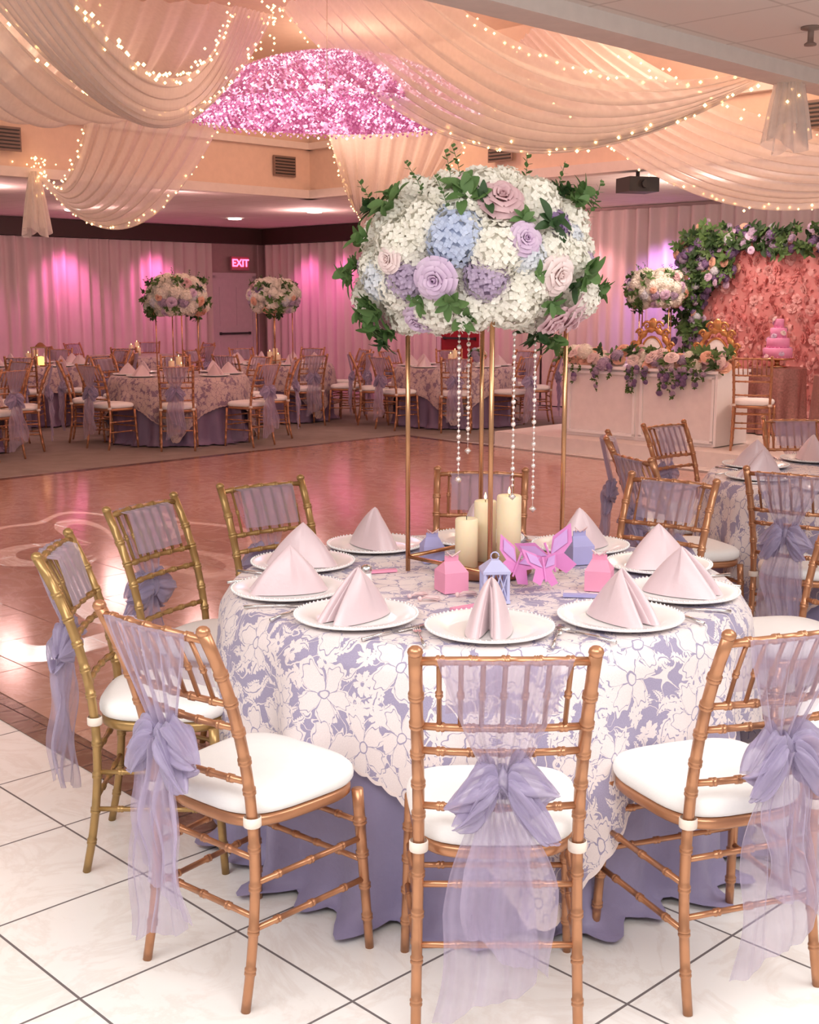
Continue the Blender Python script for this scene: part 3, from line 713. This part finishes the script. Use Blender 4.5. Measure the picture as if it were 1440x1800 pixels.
# ------------------------------------------------------------------ right table
RX,RY=2.28,6.05
table(RX,RY,.6)
for a in range(0,360,45): setting(RX,RY,a+10,r=.58)
for x,y,a in((1.62,5.12,-33),(1.10,5.60,-72),(1.13,6.42,-100),(1.52,6.98,-140),(2.3,7.28,180),(3.1,6.9,135),(3.5,6.0,90),(2.9,4.95,30)): chair(x,y,a)
def low_floral(loc,s=1,keys=('hw','hb','g1','rl','g0','re','g2','hl')):
    e=empty('table_flower_arrangement',loc,0,s=s); b=MB(); b.lathe([(.0001,0),(.05,0),(.06,.03),(.05,.07),(.0001,.07)],seg=20); b.obj('vase',[PORC],e)
    for i in range(16):
        a=2.4*i; z=1-1.0*(i+.5)/16; r=math.sqrt(1-z*z); n=Vector((r*math.cos(a),r*math.sin(a),z)); k=keys[i%len(keys)]
        putflower(k,n*.10+Vector((0,0,.1)),n,.055,e)
low_floral((RX,RY,.767),1.2)
# ------------------------------------------------------------------ far tables
def chairs_round(x,y,n,a0,r=1.24,z=0.005):
    for i in range(n):
        a=a0+360/n*i+random.uniform(-4,4); X,Y=rel(x,y,a,r+random.uniform(-.04,.06)); chair(X,Y,a,z)
FT=[(-2.7,14.5,10,True),(-1.85,17.1,25,True),(.6,16.4,0,False),(-5.2,13.1,15,False),(-5.0,16.6,5,False),(-4.3,19.6,5,False)]
for k,(x,y,a0,fl) in enumerate(FT):
    table(x,y,k*.7,True); chairs_round(x,y,8 if k<5 else 6,a0)
    for i in range(8 if k<5 else 0): setting(x,y,a0+45*i,r=.58,cut=False)
    if fl: floral((x,y,.766),.90,detail=False,rz=k*1.3+.4,warm=True,seed=k)
    for dx,dy,h in((-.06,-.1,.16),(.05,-.08,.12),(.0,.03,.2)): candle((x+dx,y+dy,.768),.035,h)
    if not fl and k<3: low_floral((x+.3,y+.05,.767))
e=empty('gold_lantern',(-4.85,16.35,.767)); b=MB()
for sx in(-1,1):
    for sy in(-1,1): b.box((sx*.09,sy*.09,.12),(.015,.015,.24),0)
b.box((0,0,.008),(.21,.21,.016),0); b.box((0,0,.245),(.21,.21,.016),0); b.lathe([(.08,.25),(.03,.30),(.0001,.31)],seg=12); b.lathe([(.0001,.016),(.04,.016),(.04,.12),(.0001,.13)],seg=16,mat=1); b.obj('lantern_body',[BRASS,GLOW],e,False)
# ------------------------------------------------------------------ sweetheart table & stage dressing
ZP=.152
c0=Vector(SD(15.45,12.0,ZP))
e=empty('sweetheart_table',tuple(c0),-pi/4)
b=MB(); W=1.9
b.box((W/2,.3,.37),(W-.04,.56,.74),0); b.box((W/2,.3,.755),(W+.04,.66,.03),1)
for i in range(2):
    x0=.02+i*(W/2); w=W/2-.06
    for dz,hh in((.05,.03),(.70,.03)): b.box((x0+w/2+.02,.012,dz),(w,.03,hh),1)
    for dx in(0,w-.03): b.box((x0+dx+.035,.012,.375),(.03,.03,.66),1)
b.box((0,.3,.38),(.03,.6,.74),1); b.box((W,.3,.38),(.03,.6,.74),1)
b.obj('table_body',[WHITEP,PORC],e,False)
g=empty('floral_runner',(0,0,.77),0,e); random.seed(4)
for i in range(130):
    x=random.uniform(-.10,W+.05); y=random.uniform(.0,.35); z=random.uniform(.02,.18)*(1-abs(x-W/2)/W*.4)
    k=random.choice(['re','rp','rw','re','hw','rw','re','g0','g1','g2','g0','g1','hl']); putflower(k,(x,y,z),(random.uniform(-.5,.5),-.7,random.uniform(.2,1)),random.uniform(.06,.085) if k[0]!='g' else random.uniform(.07,.1),g)
for i in range(26):
    x=random.uniform(-.05,W); L=random.uniform(.05,.28)
    for j in range(int(L/.03)): putflower(random.choice(['g0','g1','hu','g1','hl']),(x+random.uniform(-.02,.02),-.05,.0-j*.035),(random.uniform(-.3,.3),-1,-.4),.025+.015*random.random(),g)
GLEAF=simple('gold_leaf',(.62,.32,.12),.3,.75)
def throne(loc,rz,s=.88):
    e=empty('ornate_throne_chair',loc,rz,s=s); b=MB()
    N=48; P=[(.25*math.cos(t),.25,.95+.34*math.sin(t)) for t in np.linspace(0,2*pi,N,endpoint=False)]
    b.tube(P,[.035+.014*math.sin(i*pi/2) for i in range(N)],10,0,closed=True)
    P=[(.17*math.cos(t),.235,.95+.24*math.sin(t)) for t in np.linspace(0,2*pi,N,endpoint=False)]; b.tube(P,.016,8,0,closed=True)
    b.ball((0,.245,.95),(.17,.04,.24),1,20,12)
    for s in(-1,1):
        for cx,cz,r in((.09,1.33,.07),(.20,1.24,.06),(.28,1.08,.055),(.29,.85,.055),(.17,.66,.06)):
            b.tube([(s*(cx+r*(1-t/1.3)*math.cos(7*t)),.24,cz+r*(1-t/1.3)*math.sin(7*t)) for t in np.linspace(0,1.2,16)],.017,8,0)
        b.tube([(s*.27,.25,.80),(s*.33,.1,.74),(s*.34,-.1,.72),(s*.33,-.2,.68),(s*.30,-.18,.62),(s*.29,-.1,.46)],.022,10,0)
        b.tube([(s*.24,.22,.42),(s*.26,.28,.2),(s*.25,.34,.0)],[.03,.024,.018],10,0)
        b.tube([(s*.26,-.22,.42),(s*.30,-.26,.25),(s*.26,-.24,.10),(s*.28,-.28,.0)],[.032,.028,.018,.022],10,0)
    b.tube([(-.1,.25,.60),(-.12,.25,.44)],.025,8,0);b.tube([(.1,.25,.60),(.12,.25,.44)],.025,8,0)
    b.ball((0,.24,1.36),(.07,.03,.08),0); b.box((0,0,.42),(.58,.54,.07),0); b.ball((0,0,.47),(.27,.25,.07),1,20,10)
    b.obj('throne_body',[GLEAF,CUSH],e)
throne(SD(17.0,11.65,ZP+.002),-pi/4); throne(SD(17.0,10.45,ZP+.002),-pi/4)
floral(SD(18.1,12.15,ZP),1.60,detail=False,rz=.5,warm=True,seed=9)
chair(*SD(15.45,8.75)[:2],-20,ZP,False)
FW0=Vector(SD(19.0,11.85,ZP)); WL=4.2; H=2.12
e=empty('pink_flower_wall',tuple(FW0),-pi/4)
b=MB(); b.box((WL/2,.1,H/2),(WL,.1,H),0); b.obj('panel',[RCO],e,False)
rs=MB()
for n,r0,r1,h0,h1,c,w in((3,.003,.016,.0,.042,.003,1.1),(4,.010,.030,-.002,.038,.008,.9),(5,.014,.044,-.012,.026,.016,.75)):
    for i in range(n): petalgrid(rs,i*2*pi/n+n,w,r0,r1,h0,h1,c,0,3,3)
b=MB(); random.seed(12)
st=.112
nx=int(WL/st); nz=int((H-.1)/st)
for i in range(nx):
    for j in range(nz):
        x=(i+.5+.5*(j%2))*st+random.uniform(-.02,.02); z=.08+(j+.5)*st+random.uniform(-.02,.02)
        if x>WL-.05: continue
        M=Matrix.Translation((x,.045,z))@Euler((pi/2+random.uniform(-.4,.4),random.uniform(-.4,.4),random.uniform(0,6))).to_matrix().to_4x4()@Matrix.Scale(random.uniform(1.0,1.3),4)
        b.merge(rs,M,random.choice([0,0,1,1]))
b.obj('wall_roses',[RCO,RCO2],e)
g=empty('floral_garland',(0,0,0),0,e); random.seed(21)
GK=['g0','g1','g2','g2','g0','g2','g1','g2','g0','g1','hu','hl','rl','hu','re','hp']
def gl(n,fx,fz,rad,keys=GK):
    for i in range(n):
        t=random.random(); k=random.choice(keys); r=random.uniform(*rad)*(1.0 if k[0]=='g' else .62)
        putflower(k,(fx(t),random.uniform(-.18,.05),fz(t)),(random.uniform(-.6,.6),-1,random.uniform(-.2,.8)),r,g)
gl(300,lambda t:t*WL+random.uniform(-.1,.1),lambda t:H+random.uniform(-.14,.17)+.12*math.exp(-t*8),(.07,.11))
gl(280,lambda t:random.gauss(-.02,.09)-.05*math.sin(t*6),lambda t:.75+t*1.45,(.06,.10))
gl(140,lambda t:random.uniform(-.3,.5),lambda t:1.93+random.uniform(-.33,.33),(.07,.11))
ct=Vector(SD(17.95,9.75,ZP))
e=empty('cake_table',tuple(ct)); b=MB(); CR=.32
b.grid(lambda u,v:((CR+(.04*math.sin(10*2*pi*u))*(1-v))*math.cos(2*pi*u),(CR+(.04*math.sin(10*2*pi*u))*(1-v))*math.sin(2*pi*u),.01+.72*v),160,8,0,closeu=True); b.lathe([(CR,.73),(.0001,.735)],seg=40)
SEQ=simple('rose_gold_sequins',(.40,.20,.18),.3,.5,.6,50,.6,200)
b.obj('sequin_cloth',[SEQ],e)
e=empty('tiered_cake',tuple(ct+Vector((0,0,.737)))); b=MB()
b.lathe([(.0001,0),(.12,0),(.03,.02),(.03,.07),(.19,.085),(.19,.10),(.0001,.10)],seg=32,mat=1)
z=.10
for r,h in((.16,.11),(.125,.11),(.09,.11),(.055,.10)):
    b.lathe([(.0001,z),(r,z),(r,z+h-.008),(r-.008,z+h),(.0001,z+h)],seg=36,mat=0)
    for k in range(int(r*150)): a=2*pi*k/int(r*150); b.ball((r*math.cos(a),r*math.sin(a),z+.006),.008,0,6,4)
    z+=h
b.obj('cake_tiers',[simple('pink_fondant',(.84,.32,.55),.5),BRASS],e)
for i in range(12):
    a=i*1.1; rr=.16-.01*i; putflower(random.choice(['rp','rl','rw']),(rr*math.cos(a+3.6),rr*math.sin(a+3.6),.12+.037*i),(math.cos(a+3.6),math.sin(a+3.6),.6),.035,e)
e=empty('cocktail_table',SD(16.9,7.6,ZP)); b=MB(); 
b.grid(lambda u,v:((.62+(.05*math.sin(12*2*pi*u))*(1-v))*math.cos(2*pi*u),(.62+(.05*math.sin(12*2*pi*u))*(1-v))*math.sin(2*pi*u),.01+.72*v),180,8,0,closeu=True); b.lathe([(.62,.73),(.0001,.735)],seg=40)
b.obj('sequin_cloth',[SEQ],e)
# ------------------------------------------------------------------ ceiling decor
bulbs=MB()
def bez(p,t,sag):
    a,c=p; q_=Vector(a).lerp(Vector(c),t); q_.z-=sag*4*t*(1-t); return q_
def swag(a0,b0,tie,sa,sb,belly=.15,rip=.045,nr=9,la=True,lb=True,tie2=None,N=44,M=90):
    b=MB(); tie=Vector(tie); t2=Vector(tie2) if tie2 else tie+Vector((.05,.05,.04)); ph=random.uniform(0,6)
    def f(u,v):
        pa=bez((a0,tie),v,sa); pb=bez((b0,t2),v,sb)
        p=pa.lerp(pb,u); p.z-=belly*math.sin(pi*u)*math.sin(pi*v)
        w=(pb-pa).length; p.z+=rip*min(1,w)*(math.sin(2*pi*nr*u+ph+1.5*v)+.4*math.sin(2*pi*nr*2.3*u+ph))*(.3+.7*math.sin(pi*v)); return tuple(p)
    b.grid(f,M,N,0); b.obj('ceiling_drape',[CHIF])
    for on,p0,p1,s in((la,a0,tie,sa),(lb,b0,t2,sb)):
        if not on: continue
        L=(Vector(p0)-Vector(p1)).length*1.15; n=int(L/.085)
        for i in range(n):
            q_=bez((p0,p1),(i+.5)/n,s); q_+=Vector([random.gauss(0,.020) for _ in range(3)]); bulbs.octa(tuple(q_),random.uniform(.009,.014))
def tail(loc,L,w,seed=1):
    rnd=random.Random(seed); b=MB()
    for k in range(2):
        p0=rnd.uniform(0,6); ll=L*(1-.15*k)
        def f(u,v):
            a=u*2*pi; r=(.035+w*v**.7)*(1+.28*math.sin(7*a+p0)); 
            return (loc[0]+r*math.cos(a)*(.9-.2*k),loc[1]+r*math.sin(a)*.6,loc[2]+.05-ll*v+.05*math.sin(2*a+p0)*v)
        b.grid(f,56,12,0,closeu=True)
    b.obj('drape_tail',[CHIF])
random.seed(31)
swag((-1.15,11,4.0),(-1.5,11.1,4.1),(-1.9,5.6,3.0),.70,.6,tie2=(-1.45,4.9,3.05))
swag((-1.5,11.1,4.1),(-3.6,10.5,4.1),(-1.9,5.6,3.0),.70,.35,belly=.25,lb=False,la=False,tie2=(-2.8,5.0,3.1))
swag((-1.1,11,4.05),(-.2,9.6,4.2),(2.22,7.55,2.98),.78,.45,belly=.1)
swag((-1.3,11.3,3.9),(-2.6,11,4.1),(-3.85,13.15,2.9),1.0,.65,belly=.05)
swag((-.85,12.4,3.45),(.85,12.2,3.45),(-.66,18.0,2.75),.18,.22,belly=.35,tie2=(-.60,18.0,2.75))
swag((.9,11.5,3.8),(1.2,10.5,4.0),(4.6,10.0,2.9),.92,.45,belly=.05)
swag((-2.6,10.8,4.1),(-3.2,11.6,4.1),(-7,10.9,3.0),.6,.5,belly=.1)
tail((2.22,7.53,2.97),.50,.10,1); tail((-3.87,13.12,2.88),.62,.11,2); tail((-.63,18.0,2.72),.3,.07,3)
for c in((2.22,7.55,2.98),(-3.85,13.15,2.95),(-1.15,11,4.0)):
    for i in range(30): bulbs.octa((c[0]+random.gauss(0,.07),c[1]+random.gauss(0,.05),c[2]+random.gauss(.03,.09)),random.uniform(.009,.014))
bulbs.obj('fairy_lights',[emis('fairy_bulb',(1,.52,.20),6.5)],None,False)
def sparkle(name,lo,hi,st):
    t=NT(name); vo=t.n('TexVoronoi'); t.L(obc(t),vo.inputs['Vector']); vo.inputs['Scale'].default_value=26
    s=t.n('SeparateColor'); t.L(vo.outputs['Color'],s.inputs[0]); f=t.m('POWER',s.outputs[0],3)
    c=t.mixc(f,lo,hi); e=t.n('Emission'); t.L(c,e.inputs[0]); t.L(t.m('ADD',st*.35,t.m('MULTIPLY',f,st*2.0)),e.inputs[1])
    g=t.bsdf(c,.15,.4); a=t.n('AddShader'); t.L(e.outputs[0],a.inputs[0]); t.L(g,a.inputs[1]); return t.done(a.outputs[0])
e=empty('crystal_dome_chandelier',(-.62,10.9,0)); b=MB(); R0=1.25; zr,za=3.15,3.60
def dome(r_): return za-(za-zr)*(r_/R0)**2.6
b.grid(lambda u,v:(R0*v*math.cos(2*pi*u),R0*v*math.sin(2*pi*u),dome(R0*v)+.02),72,16,0,closeu=True)
b.obj('dome_net',[sparkle('pink_crystal_net',(.50,.15,.32),(1,.66,.80),.65)],e)
b=MB(); n=3400; ga=pi*(3-5**.5)
for i in range(n):
    r_=R0*math.sqrt((i+.5)/n); a=ga*i
    b.octa((r_*math.cos(a),r_*math.sin(a),dome(r_)-.02),.015); b.octa((r_*math.cos(a+.01),r_*math.sin(a+.01),dome(r_)+.045),.015)
b.obj('crystal_beads',[sparkle('pink_crystal_beads',(.58,.22,.40),(1,.82,.90),.85)],e,False)
b=MB()
for k in range(4): a=k*pi/2; b.tube([(R0*math.cos(a),R0*math.sin(a),zr),(R0*.8*math.cos(a),R0*.8*math.sin(a),ZT+.35)],.003,6,0)
b.obj('suspension_wires',[CRY],e)
# ------------------------------------------------------------------ lights
def area(name,loc,size,energy,col,rot=(0,0,0)):
    l=bpy.data.lights.new(name,'AREA'); l.shape='RECTANGLE'; l.size,l.size_y=size; l.energy=energy; l.color=col
    o=bpy.data.objects.new(name,l); o.location=loc; o.rotation_euler=rot; link(o); return o
def point(name,loc,energy,col,r=.15,spec=1):
    l=bpy.data.lights.new(name,'POINT'); l.energy=energy; l.color=col; l.shadow_soft_size=r; l.specular_factor=spec
    o=bpy.data.objects.new(name,l); o.location=loc; link(o); return o
def spot(name,loc,target,energy,col,ang,blend=.5,r=.05):
    l=bpy.data.lights.new(name,'SPOT'); l.energy=energy; l.color=col; l.spot_size=math.radians(ang); l.spot_blend=blend; l.shadow_soft_size=r
    o=bpy.data.objects.new(name,l); o.location=loc; o.rotation_euler=(Vector(target)-Vector(loc)).to_track_quat('-Z','Y').to_euler(); link(o); return o
area('overhead_fill_area',(.3,.6,2.88),(3.2,2.2),168,(1,.985,.97),(math.radians(20),0,0))  # unseen soft area lights, added overhead to brighten the foreground
area('overhead_fill_area',(2.6,2.6,2.88),(2,2),66,(1,.98,.96))
area('overhead_fill_area',(-2.2,1.2,2.88),(2,2),66,(1,.98,.97))
for x,y,en in((-3.2,9.0,50),(1.5,8.5,50),(-.5,13.2,42),(2.2,10.6,45),(-4.5,10.8,36)): point('tray_cove_light',(x,y,3.9),en,(1,.68,.50),.3,.25)
point('dome_light',(-.62,10.9,2.98),30,(1,.42,.66),.3)
for x,y,en in((-2.7,15.5,26),(-5,15,24),(-1.5,19,36),(-4.5,18.5,30),(1.5,18.0,30)): point('downlight_lamp',(x,y,2.75),en,(1,.56,.52),.2)
for x,y,z,en in((3.2,14.0,2.6,68),(5.0,11.5,2.6,72)): point('stage_lamp',(x,y,z),en,(1,.76,.66),.3)
def up(S,D,en,col=(1,.16,.52),ang=100):
    x,y,_=SD(S,D)
    left=D>25
    nx,ny=((.7071,-.7071) if left else (-.7071,-.7071))
    spot('uplight_lamp',(x+nx*.42,y+ny*.42,2.60),(x-nx*.1,y-ny*.1,1.0),en,col,ang,1.0,.12)
for px in(-60,130,285): up(Sat(px,DW-.4),DW-.22,90)
for px in(540,600,720,840): up(SW-.22,Sd(px,SW-.4),62)
up(SW-.25,Sd(1155,SW-.4),130,(.66,.32,1)); up(SW-.25,Sd(1040,SW-.4),50,(1,.42,.48))
gb=spot('pattern_projector_light',(-3.7,12.6,2.85),(-1.95,8.0,0),1100,(1,.93,.9),24,.05,.004)
l=gb.data; l.specular_factor=.05; l.use_nodes=True; nt=l.node_tree; em=nt.nodes.get('Emission')
class LT(NT):
    def __init__(s,nt): s.nt=nt
t=LT(nt); tc=t.n('TexCoord'); sx=t.n('SeparateXYZ'); t.L(tc.outputs['Normal'],sx.inputs[0])
u=t.m('DIVIDE',sx.outputs[0],sx.outputs[2]); v=t.m('DIVIDE',sx.outputs[1],sx.outputs[2]); r=t.m('SQRT',t.m('ADD',t.m('MULTIPLY',u,u),t.m('MULTIPLY',v,v)))
th=t.m('ARCTAN2',v,u)
ring=t.m('LESS_THAN',t.m('ABSOLUTE',t.m('SUBTRACT',r,t.m('ADD',.165,t.m('MULTIPLY',t.m('SINE',t.m('MULTIPLY',th,8)),.015)))),.007)
ro=t.m('LESS_THAN',t.m('ABSOLUTE',t.m('SUBTRACT',t.m('ABSOLUTE',t.m('SINE',t.m('MULTIPLY',th,2.5))),t.m('MULTIPLY',r,8))),.12)
ro=t.m('MULTIPLY',ro,t.m('GREATER_THAN',r,.03))
t.L(t.m('MAXIMUM',ring,ro),em.inputs['Strength'])
w=bpy.data.worlds.new('world'); sc.world=w; w.use_nodes=True; w.node_tree.nodes['Background'].inputs[0].default_value=(1,.93,.93,1); w.node_tree.nodes['Background'].inputs[1].default_value=.52
